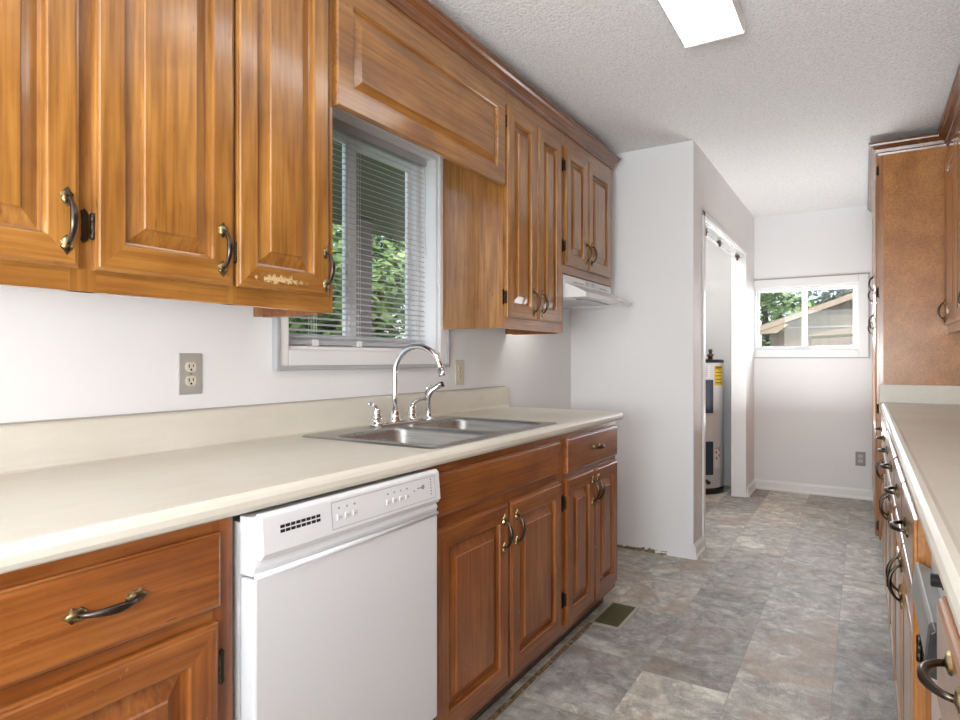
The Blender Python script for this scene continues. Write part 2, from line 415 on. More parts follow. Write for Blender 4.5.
bm = B(); frame_xz(bm, FX0+.004, FZ0+.010, FX1-.012, FZ1-.010, 0, YF+.05, YF+.11, (.008, .020, .014, .014)); box(bm, 1.155, YF+.055, FZ0+.024, 1.185, YF+.10, FZ1-.03); struct('window_frame', bm, M['vinyl'], d, bevel=.002)
for (a, b2, yo) in ((FX0+.010, 1.16, .062), (1.18, FX1-.03, .078)):
    bm = B(); frame_xz(bm, a, FZ0+.024, b2, FZ1-.024, .013, YF+yo, YF+yo+.016); s_ = struct('sash', bm, M['vinyl'], d, bevel=.002)
    bm = B(); box(bm, a+.010, YF+yo+.006, FZ0+.034, b2-.010, YF+yo+.010, FZ1-.034); struct('pane', bm, M['glass'], s_)

# sink window (window_2)
d = sroot('window_2')
def frame_yz(bm, y0, z0, y1, z1, l, r_, bt, tp, xa, xb, mi=0):
    box(bm, xa, y0, z0, xb, y0+l, z1, mi); box(bm, xa, y1-r_, z0, xb, y1, z1, mi)
    box(bm, xa, y0+l, z0, xb, y1-r_, z0+bt, mi); box(bm, xa, y0+l, z1-tp, xb, y1-r_, z1, mi)
bm = B(); frame_yz(bm, 1.352, 1.14, 2.300, 2.13, WY0-1.352, 2.300-WY1, WZ0-1.14, 2.13-WZ1, 0, .016); struct('casing', bm, M['casing'], d, bevel=.004)
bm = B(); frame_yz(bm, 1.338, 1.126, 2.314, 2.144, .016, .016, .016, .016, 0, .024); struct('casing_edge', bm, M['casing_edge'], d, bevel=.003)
bm = B(); frame_yz(bm, WY0, WZ0, WY1, WZ1, .012, .012, .012, .012, -.12, 0); struct('jamb', bm, M['trim'], d)
bm = B(); frame_yz(bm, WY0+.012, WZ0+.012, WY1-.012, WZ1-.012, .03, .03, .025, .025, -.135, -.085)
box(bm, -.13, 1.785, WZ0+.03, -.09, 1.825, WZ1-.03); struct('window_frame', bm, M['vinyl'], d, bevel=.002)
for (a, b2, xo) in ((WY0+.04, 1.80, -.112), (1.81, WY1-.04, -.128)):
    bm = B(); frame_yz(bm, a, WZ0+.035, b2, WZ1-.035, .03, .03, .025, .025, xo, xo+.016); s_ = struct('sash', bm, M['vinyl'], d, bevel=.002)
    bm = B(); box(bm, xo+.006, a+.025, WZ0+.055, xo+.010, b2-.025, WZ1-.055); struct('pane', bm, M['glass'], s_)

# ------------------------------------------------------------------ hardware meshes (shared)
def pull_mesh():
    """colonial bow pull, 116 mm between leaf tips; long axis z, stands off along -y"""
    bm = B()
    pts, rad = [], []
    for k in range(17):
        s = k/16; z = (s-.5)*.088
        pts.append((0, -.004-.024*math.sin(PI*s)**.55, z)); rad.append(.0036+.0028*math.sin(PI*s)**2)
    tube(bm, pts, rad, 10, flat=(1.15, .9))
    nb = len(bm.faces)
    for f in bm.faces: f.material_index = 1
    for sg in (1, -1):
        # leaf shaped foot: outline with lobes, domed
        out = []
        for (a, b2) in ((0, -.018), (.006, -.013), (.0115, -.006), (.0095, .001), (.0125, .007), (.006, .012), (0, .021)):
            out.append((a, b2))
        ring = [(a, b2) for a, b2 in out]+[(-a, b2) for a, b2 in out[-2:0:-1]]
        zc = sg*.044
        v0 = [bm.verts.new((a, 0, zc+sg*b2)) for a, b2 in ring]; v1 = [bm.verts.new((a*.85, -.0035, zc+sg*b2*.88)) for a, b2 in ring]
        c = bm.verts.new((0, -.0075, zc)); n = len(ring)
        for i in range(n):
            bm.faces.new((v0[i], v0[(i+1) % n], v1[(i+1) % n], v1[i])); f = bm.faces.new((v1[i], v1[(i+1) % n], c)); f.smooth = True
    bmesh.ops.recalc_face_normals(bm, faces=bm.faces)
    me = bpy.data.meshes.new('pull'); bm.to_mesh(me); bm.free(); me.materials.append(M['bronze']); me.materials.append(M['iron']); return me
def hinge_mesh():
    bm = B()
    prism(bm, [(-.020, -.028), (-.014, -.033), (-.008, -.028), (-.006, -.02), (-.006, .02), (-.008, .028), (-.014, .033), (-.020, .028), (-.018, .015), (-.018, -.015)], 1, -.003, 0)
    lathe(bm, [(.002, -.027), (.0052, -.024), (.0052, -.008), (.0044, -.0075), (.0052, -.007), (.0052, .007), (.0044, .0075), (.0052, .008), (.0052, .024), (.002, .027)], (-.001, -.008, 0), n=10)
    for z in (-.023, .023): lathe(bm, [(.0028, -.0045), (.0028, -.003)], (-.0135, 0, z), axis=1, n=8)
    bmesh.ops.recalc_face_normals(bm, faces=bm.faces)
    me = bpy.data.meshes.new('hinge'); bm.to_mesh(me); bm.free(); me.materials.append(M['bronze_dark']); return me
PULL, HINGE = pull_mesh(), hinge_mesh()

# ------------------------------------------------------------------ cabinets. Local frame: x along the front, -y out of the front, z up; y=0 is the front of the face frame
def nested(bm, x0, z0, x1, z1, prof, base=0.0, mv=0, mh=1, mp=0):
    """rectangle rings of (inset, stand-off); sides get upright grain, rails lengthwise grain"""
    rings = []
    for ins, out in prof:
        rings.append([bm.verts.new(p) for p in ((x0+ins, base-out, z0+ins), (x1-ins, base-out, z0+ins), (x1-ins, base-out, z1-ins), (x0+ins, base-out, z1-ins))])
    for r in range(len(rings)-1):
        for k in range(4):
            f = bm.faces.new((rings[r][k], rings[r][(k+1) % 4], rings[r+1][(k+1) % 4], rings[r+1][k]))
            f.material_index = mh if k in (0, 2) else mv
            if prof[r][0] > .062: f.material_index = mp
    bm.faces.new(rings[0]).material_index = mp; bm.faces.new(rings[-1]).material_index = mp
DOOR = [(0, 0), (0, .012), (.002, .0155), (.006, .0165), (.009, .019), (.055, .019), (.0575, .0178), (.0595, .0135), (.0605, .004), (.0665, .002), (.096, .0135), (.0965, .0150), (.099, .0180)]
DRAWER = [(0, 0), (0, .011), (.003, .013), (.004, .0165), (.009, .019)]
def door(parent, x0, z0, x1, z1, wk, hinge=None, pull=None, hz=None):
    """hinge: 'l'/'r' side; pull: (x, z)"""
    bm = B(); nested(bm, x0, z0, x1, z1, DOOR)
    o = obj('door', bm, [M[wk+'_v'], M[wk+'_h']], parent)
    if pull: inst('handle', PULL, o, (pull[0], -.019, pull[1]))
    if hinge:
        for z in (hz or (z0+.075, z1-.075)):
            if hinge == 'l': inst('hinge', HINGE, o, (x0, -.001, z))
            else: inst('hinge', HINGE, o, (x1, -.001, z), (0, PI, 0))
    return o
def drawer(parent, x0, z0, x1, z1, wk, pull=None):
    bm = B(); nested(bm, x0, z0, x1, z1, DRAWER, mv=1, mh=1, mp=1)
    o = obj('drawer_front', bm, [M[wk+'_v'], M[wk+'_h']], parent)
    if pull: inst('handle', PULL, o, (pull[0], -.019, pull[1]), (0, R(90), 0))
    return o
def carcass(parent, w_, z0, z1, depth, wk, lip=.035, side_bottom=None, sidemat=None):
    """open box behind the face frame (frame is 20 mm thick): two sides, back, top, bottom"""
    sm = sidemat or M[wk+'_v']
    zb = z0 if side_bottom is None else side_bottom
    for nm, a, b2 in (('side_panel', 0, .016), ('side_panel', w_-.016, w_)):
        bm = B(); box(bm, a, .02, zb, b2, depth, z1); obj(nm, bm, sm, parent)
    bm = B(); box(bm, .016, .02, z0+lip, w_-.016, depth-.006, z0+lip+.014); obj('bottom_panel', bm, M[wk+'_h'], parent)
    bm = B(); box(bm, .016, depth-.006, z0+lip, w_-.016, depth, z1); obj('back_panel', bm, M[wk+'_v'], parent)
def face_frame(parent, w_, z0, z1, stiles, rails, wk):
    """stiles: list of (x0,x1) full height; rails: list of (x0,x1,z0,z1)"""
    bm = B()
    for a, b2 in stiles: box(bm, a, 0, z0, b2, .02, z1, 0)
    for a, b2, c, d_ in rails: box(bm, a, 0.0003, c, b2, .02, d_, 1)
    return obj('face_frame', bm, [M[wk+'_v'], M[wk+'_h']], parent)
LF = .325        # left uppers: face frame plane
UZ0, UZ1 = 1.295, 2.33
RZL, RZR = R(90), R(-90)

# near upper cabinet: four doors, y -0.06 .. 1.264
y0 = -.06; W_ = 1.282-y0
u = thing('upper_cabinet', 'long honey maple wall cabinet with several raised doors, left of the sink window', 'cabinet', (LF, y0, 0), RZL)
face_frame(u, W_, UZ0, UZ1, [(0, .04), (.325, .358), (.652, .702), (.995, 1.023), (W_-.012, W_)],
           [(.04, W_-.012, UZ0, UZ0+.045), (.04, W_-.012, 2.235, UZ1)], 'honey')
carcass(u, W_, UZ0, UZ1, LF-.002, 'honey')
bm = B(); box(bm, W_-.030, .03, UZ0-.004, W_-.001, LF-.06, UZ0+.034); obj('cleat', bm, M['red_h'], u)
dz0, dz1 = 1.337, 2.238
door(u, .02, dz0, .335, dz1, 'honey', 'l', (.30, 1.42), (1.425, 2.15))
door(u, .352, dz0, .664, dz1, 'honey', 'l', (.640, 1.424), (1.425, 2.15))
door(u, .692, dz0, 1.006, dz1, 'honey', 'l', (.972, 1.419), (1.423, 2.15))
door(u, 1.014, dz0, 1.314, dz1, 'honey', 'l', (1.298, 1.414), (1.420, 2.15))
# worn varnish patch on the bottom rail of the last door
M['worn'] = mat('worn_varnish', (.55, .37, .17), .6)
t = NT(M['worn']); tc = t.add('TexCoord'); n = t.noise(t.coords((1, 1, 1), rand=False), 85, 5, .4, .75)
gr = t.add('Mapping'); t.link(tc.outputs['Object'], gr.inputs[0]); gr.inputs['Location'].default_value = (-1.145, 0, -1.366); 
gr.inputs['Scale'].default_value = (1, 1, 1)
sc_ = t.add('VectorMath', operation='MULTIPLY'); t.link(gr.outputs[0], sc_.inputs[0]); sc_.inputs[1].default_value = (11, 0, 60)
ln = t.add('VectorMath', operation='LENGTH'); t.link(sc_.outputs[0], ln.inputs[0])
fade = t.ramp(t.math('ADD', t.math('MULTIPLY', ln.outputs['Value'], -.28), n), [(.30, (0, 0, 0)), (.40, (1, 1, 1))])
t.link(fade, t.b.inputs['Alpha'])
bm = B(); box(bm, 1.05, -.0193, 1.345, 1.235, -.0187, 1.388); obj('worn_patch', bm, M['worn'], u)['label'] = 'pale scuffed patch where varnish is worn'

# header panel over the window
v_ = thing('window_header', 'honey maple raised header panel bridging the cabinets above the sink window', 'valance', (LF, 1.283, 0), RZL)
bm = B(); box(bm, 0, 0, 1.90, .980, .02, 2.33); obj('header_board', bm, M['honey_h'], v_)
bm = B(); nested(bm, .002, 1.888, .972, 2.258, [(0, 0), (0, .013), (.004, .019), (.062, .019), (.066, .015), (.068, .009), (.076, .009), (.100, .016), (.103, .0165)], mv=1, mh=1, mp=1)
obj('raised_panel', bm, [M['honey_v'], M['honey_h']], v_)

# tall upper cabinet right of the window
y0 = 2.266; W_ = .608
u = thing('upper_cabinet', 'tall narrow two-door honey maple wall cabinet, right of the sink window', 'cabinet', (LF, y0, 0), RZL)
face_frame(u, W_, UZ0, UZ1, [(0, .03), (W_-.03, W_)], [(.03, W_-.03, UZ0, UZ0+.045), (.03, W_-.03, 2.235, UZ1)], 'honey')
carcass(u, W_, UZ0, UZ1, LF-.002, 'honey')
bm = B(); box(bm, W_-.03, .03, UZ0-.004, W_-.001, LF-.05, UZ0+.034); obj('cleat', bm, M['red_h'], u)
door(u, .010, 1.340, .286, 2.238, 'honey', 'l', (.250, 1.420), (1.425, 2.165))
door(u, .296, 1.340, .556, 2.238, 'honey', 'r', (.333, 1.420), (1.425, 2.165))

# short cabinet over the hood
y0 = 2.876; W_ = .700
u = thing('upper_cabinet', 'short two-door maple wall cabinet directly above the white range hood', 'cabinet', (LF, y0, 0), RZL)
face_frame(u, W_, 1.598, UZ1, [(0, .03), (W_-.04, W_)], [(.03, W_-.04, 1.598, 1.645), (.03, W_-.04, 2.235, UZ1)], 'honey')
carcass(u, W_, 1.598, UZ1, LF-.002, 'honey', lip=.006)
door(u, .004, 1.640, .290, 2.238, 'honey', 'l', (.262, 1.735), (1.735, 2.14))
door(u, .300, 1.640, .648, 2.238, 'honey', 'r', (.340, 1.735), (1.735, 2.14))

# crown molding, left run
CP = [(0, 0), (.006, 0), (.008, .010), (.014, .014), (.018, .030), (.028, .044), (.036, .050), (.038, .058), (.043, .060), (.043, .068), (0, .068)]
c_ = thing('crown_molding', 'dark glossy crown molding along tops of the window-side wall cabinets', 'molding', (LF, -.06, 2.303), RZL)
bm = B()
L = 3.578+.06
def crown_run(bm, L, m0, m1, sgn=1):
    """run along local x, projecting -y; m0/m1 = extra length per unit of projection at each end (mitre)"""
    v0 = [bm.verts.new((0-m0*p, -p, z)) for p, z in CP]; v1 = [bm.verts.new((L+m1*p, -p, z)) for p, z in CP]
    n = len(CP)
    for i in range(n): bm.faces.new((v0[i], v0[(i+1) % n], v1[(i+1) % n], v1[i]))
    bm.faces.new(v0); bm.faces.new(v1)
crown_run(bm, L, 0, 1); obj('long_run', bm, M['crownx'], c_)
bm = B(); CPr = CP
v0 = [bm.verts.new((L+p, -p, z)) for p, z in CP]; v1 = [bm.verts.new((L+p, LF-.002, z)) for p, z in CP]
for i in range(len(CP)): bm.faces.new((v0[i], v0[(i+1) % len(CP)], v1[(i+1) % len(CP)], v1[i]))
bm.faces.new(v0); bm.faces.new(v1); obj('end_return', bm, M['crown'], c_)

# base cabinets, left
LB = .61
def base_carcass(p, w_, wk, depth=.60, toe=.07):
    for a, b2 in ((0, .016), (w_-.016, w_)):
        bm = B(); prism(bm, [(.02, .088), (toe+.001, .088), (toe+.001, .0), (depth, .0), (depth, .875), (.02, .875)], 0, a, b2); obj('side_panel', bm, M[wk+'_v'], p)
    bm = B(); box(bm, .016, .02, .088, w_-.016, depth, .10); obj('bottom_panel', bm, M[wk+'_h'], p)
    bm = B(); box(bm, 0, toe-.012, 0, w_, toe, .088); obj('toe_kick', bm, M['toe'], p)
y0 = -.40; W_ = .742-y0
c1 = thing('base_cabinet', 'reddish maple base cabinet with drawer above door, left of the dishwasher', 'cabinet', (LB, y0, 0), RZL)
face_frame(c1, W_, .085, .876, [(0, .04), (.655, .71), (1.10, W_)], [(.04, 1.10, .845, .876), (.04, 1.10, .69, .718), (.04, 1.10, .085, .12)], 'red')
base_carcass(c1, W_, 'red')
for a, b2, hs in ((.03, .66, 'l'), (.705, 1.109, 'r')):
    drawer(c1, a, .716, b2, .850, 'red', ((a+b2)/2, .787))
    door(c1, a, .112, b2-.006, .690, 'red', hs, (a+.05, .60), (.60, .2))
# toe and brown floor edge strip
bm = B(); box(bm, .583, 1.36, 0, .602, 2.83, .004); o = obj('floor_edge_strip', bm, M['adhesive']); tag(o, 'narrow brown strip on the floor along the sink cabinet toe kick', 'strip')

c2 = thing('base_cabinet', 'wide reddish maple sink base cabinet with false drawer front over two doors', 'cabinet', (LB, 1.350, 0), RZL)
W_ = .862
face_frame(c2, W_, .085, .876, [(0, .04), (.418, .446), (.825, W_)], [(.04, .825, .845, .876), (.04, .825, .692, .728), (.04, .825, .085, .13)], 'red')
base_carcass(c2, W_, 'red')
drawer(c2, .022, .728, .832, .850, 'red')
door(c2, .020, .115, .423, .696, 'red', 'l', (.390, .600), (.60, .22))
door(c2, .440, .115, .840, .692, 'red', 'r', (.475, .600), (.60, .22))
c3 = thing('base_cabinet', 'reddish maple end base cabinet, one drawer over two narrow doors', 'cabinet', (LB, 2.213, 0), RZL)
W_ = .625
face_frame(c3, W_, .085, .876, [(0, .04), (W_-.02, W_)], [(.04, W_-.02, .845, .876), (.04, W_-.02, .690, .716), (.04, W_-.02, .085, .13)], 'red')
base_carcass(c3, W_, 'red')
drawer(c3, .030, .712, .610, .852, 'red', (.34, .785))
door(c3, .030, .118, .318, .694, 'red', 'l', (.293, .60), (.60, .22))
door(c3, .324, .118, .610, .690, 'red', 'r', (.352, .60), (.60, .22))

# dishwasher, y .748 .. 1.343
dw = thing('dishwasher', 'white built-in dishwasher with control strip, between maple base cabinets', 'dishwasher', (.623, .757, 0), RZL)
W_ = .583
bm = B(); box(bm, .0, .012, .10, W_, .56, .855); obj('body', bm, M['white_side'], dw)
bm = B(); box(bm, .0, -.030, .215, W_, .012, .752); obj('door', bm, M['white_app'], dw, bevel=.006)
bm = B(); box(bm, .002, -.012, .10, W_-.002, .012, .208); obj('lower_panel', bm, M['white_app'], dw, bevel=.004)
bm = B(); box(bm, .0, .04, .0, W_, .06, .10); obj('toe_kick', bm, M['black'], dw)
bm = B(); prism(bm, [(.012, .757), (-.024, .757), (-.030, .772), (-.021, .790), (-.020, .868), (.012, .868)], 0, 0, W_); hc = obj('handle_recess', bm, M['white_app'], dw, bevel=.002)
bm = B(); tube(bm, [(.004, -.030, .757), (W_/2, -.033, .757), (W_-.004, -.030, .757)], .0055, 10); obj('handle_lip', bm, M['white_app'], dw)
bm = B(); prism(bm, [(-.018, .788), (-.032, .784), (-.040, .796), (-.034, .866), (-.026, .872), (-.018, .872)], 0, .012, W_); cp = obj('control_panel', bm, M['white_app'], dw, bevel=.003)
def on_cp(x, z): return -.040+(z-.796)/.070*.006   # front face depth
bm = B()
for k in range(8):
    for r in range(2):
        x = .055+k*.0132; z = .829+r*.0088; y = on_cp(x, z); box(bm, x, y-.0004, z, x+.0105, y+.002, z+.0060)
obj('vent_slots', bm, M['black'], cp)
bm = B(); x0, x1, z0, z1 = .190, .560, .803, .860
for a in ((x0, z0, x1, z0+.001), (x0, z1-.001, x1, z1), (x0, z0, x0+.001, z1), (x1-.001, z0, x1, z1)):
    y = on_cp(0, z0); y2 = on_cp(0, z1)
    vs = [bm.verts.new(p) for p in ((a[0], on_cp(0, a[1])-.0005, a[1]), (a[2], on_cp(0, a[1])-.0005, a[1]), (a[2], on_cp(0, a[3])-.0005, a[3]), (a[0], on_cp(0, a[3])-.0005, a[3]))]
    f = bm.faces.new(vs)
bmesh.ops.solidify(bm, geom=bm.faces[:], thickness=.0004)
obj('panel_outline', bm, M['grey_print'], cp)
for k, x in enumerate((.212, .236, .260, .372, .396, .420, .444)):
    bm = B(); y = on_cp(0, .826); box(bm, x-.007, y-.0022, .820, x+.007, y+.001, .832); o = obj('button', bm, M['white_side'], cp, bevel=.001)
    bm = B(); box(bm, x-.002, on_cp(0, .846)-.0008, .843, x+.0022, on_cp(0, .846)+.001, .847); box(bm, x-.005, y-.0027, .8255, x+.005, y-.0021, .8265); obj('print_mark', bm, M['grey_print'], cp)
bm = B(); lathe(bm, [(.006, -.0010), (.006, .001)], (.508, on_cp(0, .838), .838), axis=1, n=16); box(bm, .486, on_cp(0, .838)-.001, .8365, .500, on_cp(0, .838), .8395); lathe(bm, [(.0022, -.001), (.0022, .001)], (.472, on_cp(0, .834), .834), axis=1, n=10)
obj('indicator', bm, M['grey_print'], cp)
for k in range(6):
    bm = B(); z = .815+k*.0075; y = on_cp(0, z); lathe(bm, [(.0014, -.0012), (.0014, .001)], (.542, y, z), axis=1, n=8); obj('indicator_light', bm, M['black'], cp)

# countertop, left: postformed profile with cove backsplash; hole for the sink
ct = thing('countertop', 'cream laminate countertop with backsplash holding the double steel sink', 'countertop')
FX, TZ, BZ = .645, .914, .876
def edge(xf):    # rounded front edge points (x,z) from top to bottom, xf = front
    return [(xf-.030, TZ), (xf-.022, TZ+.0025), (xf-.012, TZ+.001), (xf-.004, TZ-.006), (xf, TZ-.014), (xf-.001, TZ-.026), (xf-.006, BZ+.004), (xf-.012, BZ)]
cove = [(.024, TZ+.095), (.022, TZ+.014), (.026, TZ+.004), (.036, TZ)]
y0c, y1c, h0, h1, hx0, hx1 = -.40, 2.855, 1.420, 2.165, .110, .585
full = [(.002, BZ), (.002, 1.017), (.016, 1.019), (.022, 1.015)]+cove[0:]+edge(FX)
bm = B()
prism(bm, full, 1, y0c, h0); prism(bm, full, 1, h1, y1c)
prism(bm, [(hx1, BZ), (hx1, TZ)]+edge(FX), 1, h0, h1)
prism(bm, [(.002, BZ), (.002, 1.017), (.016, 1.019), (.022, 1.015)]+cove+[(hx0, TZ), (hx0, BZ)], 1, h0, h1)
bmesh.ops.remove_doubles(bm, verts=bm.verts, dist=.0001)
obj('worktop', bm, M['laminate'], ct)
bm = B(); box(bm, .0, y0c, 1.0185, .006, y1c, 1.0225); obj('caulk_line', bm, M['caulk'], ct)

# sink: drop-in double bowl
sk = thing('kitchen_sink', 'stainless steel double-bowl drop-in sink set in the cream countertop', 'sink', (0, 0, 0))
def rrect(x0, y0, x1, y1, r, n=6):
    out = []
    for cx, cy, a0 in ((x1-r, y1-r, 0), (x0+r, y1-r, 90), (x0+r, y0+r, 180), (x1-r, y0+r, 270)):
        for k in range(n+1):
            a = R(a0+90*k/n); out.append((cx+r*math.cos(a), cy+r*math.sin(a)))
    return out
SX0, SX1, SY0, SY1 = .068, .618, 1.385, 2.195
bowls = [(.170, 1.425, .580, 1.772), (.170, 1.812, .580, 2.158)]
bm = B()
zt = TZ+.004
def ring(bm, pts, z): return [bm.verts.new((x, y, z)) for x, y in pts]
def bridge(bm, a, b2, sm=True):
    n = len(a)
    for i in range(n):
        f = bm.faces.new((a[i], a[(i+1) % n], b2[(i+1) % n], b2[i])); f.smooth = sm
ro = ring(bm, rrect(SX0, SY0, SX1, SY1, .03), TZ+.0003); r1 = ring(bm, rrect(SX0+.004, SY0+.004, SX1-.004, SY1-.004, .027), zt+.001)
r2_ = ring(bm, rrect(SX0+.012, SY0+.012, SX1-.012, SY1-.012, .02), zt)
bridge(bm, ro, r1); bridge(bm, r1, r2_)
tops = []
for bw in bowls: tops.append(ring(bm, rrect(*bw, .055), zt))
# deck surface between the outer ring and the bowl rims
ed = []
for rr in [r2_]+tops:
    for i in range(len(rr)):
        a, b2 = rr[i], rr[(i+1) % len(rr)]
        e = bm.edges.get((a, b2)) or bm.edges.new((a, b2)); ed.append(e)
bmesh.ops.triangle_fill(bm, edges=ed, use_beauty=True)
for bw, tp in zip(bowls, tops):
    prev = tp
    for ins, z, r in ((.004, zt-.003, .053), (.008, zt-.012, .052), (.018, zt-.14, .06), (.030, zt-.165, .07), (.060, zt-.175, .08)):
        rg = ring(bm, rrect(bw[0]+ins, bw[1]+ins, bw[2]-ins, bw[3]-ins, r), z); bridge(bm, prev, rg); prev = rg
    cx, cy = (bw[0]+bw[2])/2, (bw[1]+bw[3])/2
    rg = ring(bm, [(cx+.045*math.cos(R(45)*0+2*PI*(k+.5)/28-0), cy+.045*math.sin(2*PI*(k+.5)/28)) for k in range(28)], zt-.178); bridge(bm, prev, rg); bm.faces.new(rg)
obj('basin', bm, M['steel'], sk)
for bw in bowls:
    cx, cy = (bw[0]+bw[2])/2, (bw[1]+bw[3])/2
    bm = B(); lathe(bm, [(.042, 0), (.042, .003), (.034, .004), (.030, .001), (.006, .001), (.006, .006)], (cx, cy, zt-.178)); obj('drain', bm, M['chrome'], sk)

# faucet
fc = thing('faucet', 'chrome gooseneck faucet with two lever handles on the sink back deck', 'faucet', (.115, 1.812, zt))
bm = B()
ol = rrect(-.028, -.125, .028, .125, .027)
a = ring(bm, ol, .0002); b2 = ring(bm, ol, .006); c = ring(bm, [(x*.8, y*.96) for x, y in ol], .014); bridge(bm, a, b2); bridge(bm, b2, c); bm.faces.new(c); bm.faces.new(a)
obj('deck_plate', bm, M['chrome'], fc)
bm = B(); lathe(bm, [(.024, .010), (.024, .018), (.019, .024), (.021, .034), (.019, .042), (.015, .052), (.013, .056)], (0, 0, 0)); obj('spout_base', bm, M['chrome'], fc)
bm = B(); pts = [(0, 0, .05), (0, 0, .10), (0, 0, .16), (0, 0, .20)]
Rr = .100
for k in range(1, 22):
    a = PI-R(172)*k/21; pts.append((Rr+Rr*math.cos(a), .018*k/21, .192+Rr*math.sin(a)))
tube(bm, pts, .0105, 16); obj('spout', bm, M['chrome'], fc)
e = Vector(pts[-1]); d_ = (Vector(pts[-1])-Vector(pts[-2])).normalized()
bm = B(); tube(bm, [e-d_*.004, e+d_*.012, e+d_*.014, e+d_*.022], [.0125, .0125, .0138, .0138], 16); obj('aerator', bm, M['chrome'], fc)
for sg, yaw in ((-1, R(-62)), (1, R(28))):
    y = sg*.102
    bm = B(); lathe(bm, [(.026, .004), (.026, .010), (.021, .016), (.017, .026), (.020, .032), (.020, .038), (.014, .046), (.016, .054), (.015, .062), (.008, .070), (.004, .072)], (0, y, 0)); h_ = obj('handle_base', bm, M['chrome'], fc)
    dx, dy = math.sin(yaw)*1.0, math.cos(yaw)
    if sg < 0: dx, dy = .35, -.94
    else: dx, dy = .25, .97
    bm = B(); tube(bm, [(0, y, .064), (dx*.012, y+dy*.012, .076), (dx*.030, y+dy*.030, .084), (dx*.052, y+dy*.052, .088), (dx*.070, y+dy*.070, .089), (dx*.078, y+dy*.078, .089)], [.007, .0085, .0065, .0062, .0085, .004], 12)
    obj('lever', bm, M['chrome'], h_)
# side spray
sp = thing('side_sprayer', 'chrome side sprayer standing in the sink deck right of the faucet', 'sprayer', (.115, 2.022, zt))
bm = B(); lathe(bm, [(.026, .0002), (.026, .005), (.018, .010), (.015, .020), (.015, .030), (.010, .034)]); obj('holder', bm, M['chrome'], sp)
bm = B(); tube(bm, [(0, 0, .028), (0, 0, .055), (0, .0, .085), (.004, .002, .105), (.014, .006, .120), (.030, .014, .132), (.048, .024, .142)], [.010, .010, .012, .014, .013, .012, .013], 14); obj('spray_head', bm, M['chrome'], sp)
bm = B(); tube(bm, [(.046, .023, .141), (.056, .028, .146)], [.0115, .0115], 14); obj('nozzle', bm, M['black'], sp)
bm = B(); tube(bm, [(-.012, -.004, .100), (-.008, -.004, .125), (.012, .002, .141)], [.003, .0045, .003], 8); obj('trigger', bm, M['chrome'], sp)

# ------------------------------------------------------------------ outlets
def outlet(label, loc, rz, plate, face):
    o = thing('wall_outlet', label, 'outlet', loc, rz)
    bm = B(); prism(bm, [(-.036, -.058), (.036, -.058), (.036, .058), (-.036, .058)], 1, -.005, 0); obj('cover_plate', bm, plate, o, bevel=.003)
    for z in (-.0195, .0195):
        bm = B(); prism(bm, [(.016*math.cos(a)*1.02, z+max(-.0135, min(.0135, .017*math.sin(a)))) for a in [2*PI*k/24 for k in range(24)]], 1, -.0075, -.003); r_ = obj('receptacle', bm, face, o)
        bm = B(); box(bm, -.0078, -.0080, z-.002, -.0050, -.0070, z+.0075); box(bm, .0050, -.0080, z-.0005, .0074, -.0070, z+.0075); lathe(bm, [(.003, -.0080), (.003, -.0070)], (0, 0, z-.0075), axis=1, n=10)
        obj('slots', bm, M['black'], r_)
    bm = B(); lathe(bm, [(.003, -.0062), (.003, -.004)], axis=1, n=10); obj('screw', bm, M['steel'], o)
outlet('grey duplex outlet on white wall above long stretch of backsplash', (.0005, 1.053, 1.122), RZL, M['plate_grey'], M['outlet_face'])
outlet('almond duplex outlet on wall between window casing and tall wall cabinet shadow', (.0005, 2.420, 1.100), RZL, M['almond'], M['outlet_face'])
outlet('grey duplex outlet low on the wall beneath the far window', (1.588, YF-.0005, .335), 0, M['wall_plate'], M['almond'])

# ------------------------------------------------------------------ blind in the sink window
bl = thing('window_blind', 'white aluminium mini blind with open slats hanging in the sink window', 'blind', (-.045, 0, 0))
by0, by1 = WY0+.022, WY1-.040
bm = B(); box(bm, -.014, by0, 2.014, .014, by1, 2.046); obj('headrail', bm, M['blind_rail'], bl, bevel=.002)
bm = B(); ns = 36; zt0, zb0 = 2.004, 1.244
for k in range(ns):
    z = zt0+(zb0-zt0)*k/(ns-1); tl = R(-20)
    ps = []
    for s in (-1, -.5, 0, .5, 1):
        x = s*.0125; h = .0022*(1-s*s); ps.append((x*math.cos(tl)-h*math.sin(tl), z+x*math.sin(tl)+h*math.cos(tl)))
    ring_ = ps+[(x, zz-.0005) for x, zz in ps[::-1]]
    prism(bm, ring_, 1, by0+.004, by1-.004)
obj('slats', bm, M['blind'], bl)
bm = B(); box(bm, -.012, by0+.004, 1.214, .012, by1-.004, 1.230); obj('bottom_rail', bm, M['blind_rail'], bl, bevel=.002)
for y in (by0+.13, (by0+by1)/2-.04, by1-.075):
    bm = B()
    for x in (-.0135, .0135): tube(bm, [(x, y, 1.222), (x, y, 2.02)], .0008, 6)
    for x in (-.0135, .0135): tube(bm, [(x, y+.012, 1.222), (x, y+.012, 2.02)], .0006, 6)
    obj('ladder_cord', bm, M['vinyl'], bl)
    bm = B(); box(bm, -.014, y-.006, 1.209, .0145, y+.022, 1.232); obj('cord_clip', bm, M['vinyl'], bl)
bm = B(); tube(bm, [(.018, by1-.02, 2.02), (.020, by1-.012, 1.9), (.018, by1-.016, 1.75), (.020, by1-.010, 1.62)], .0012, 6); obj('pull_cord', bm, M['pale_print'], bl)

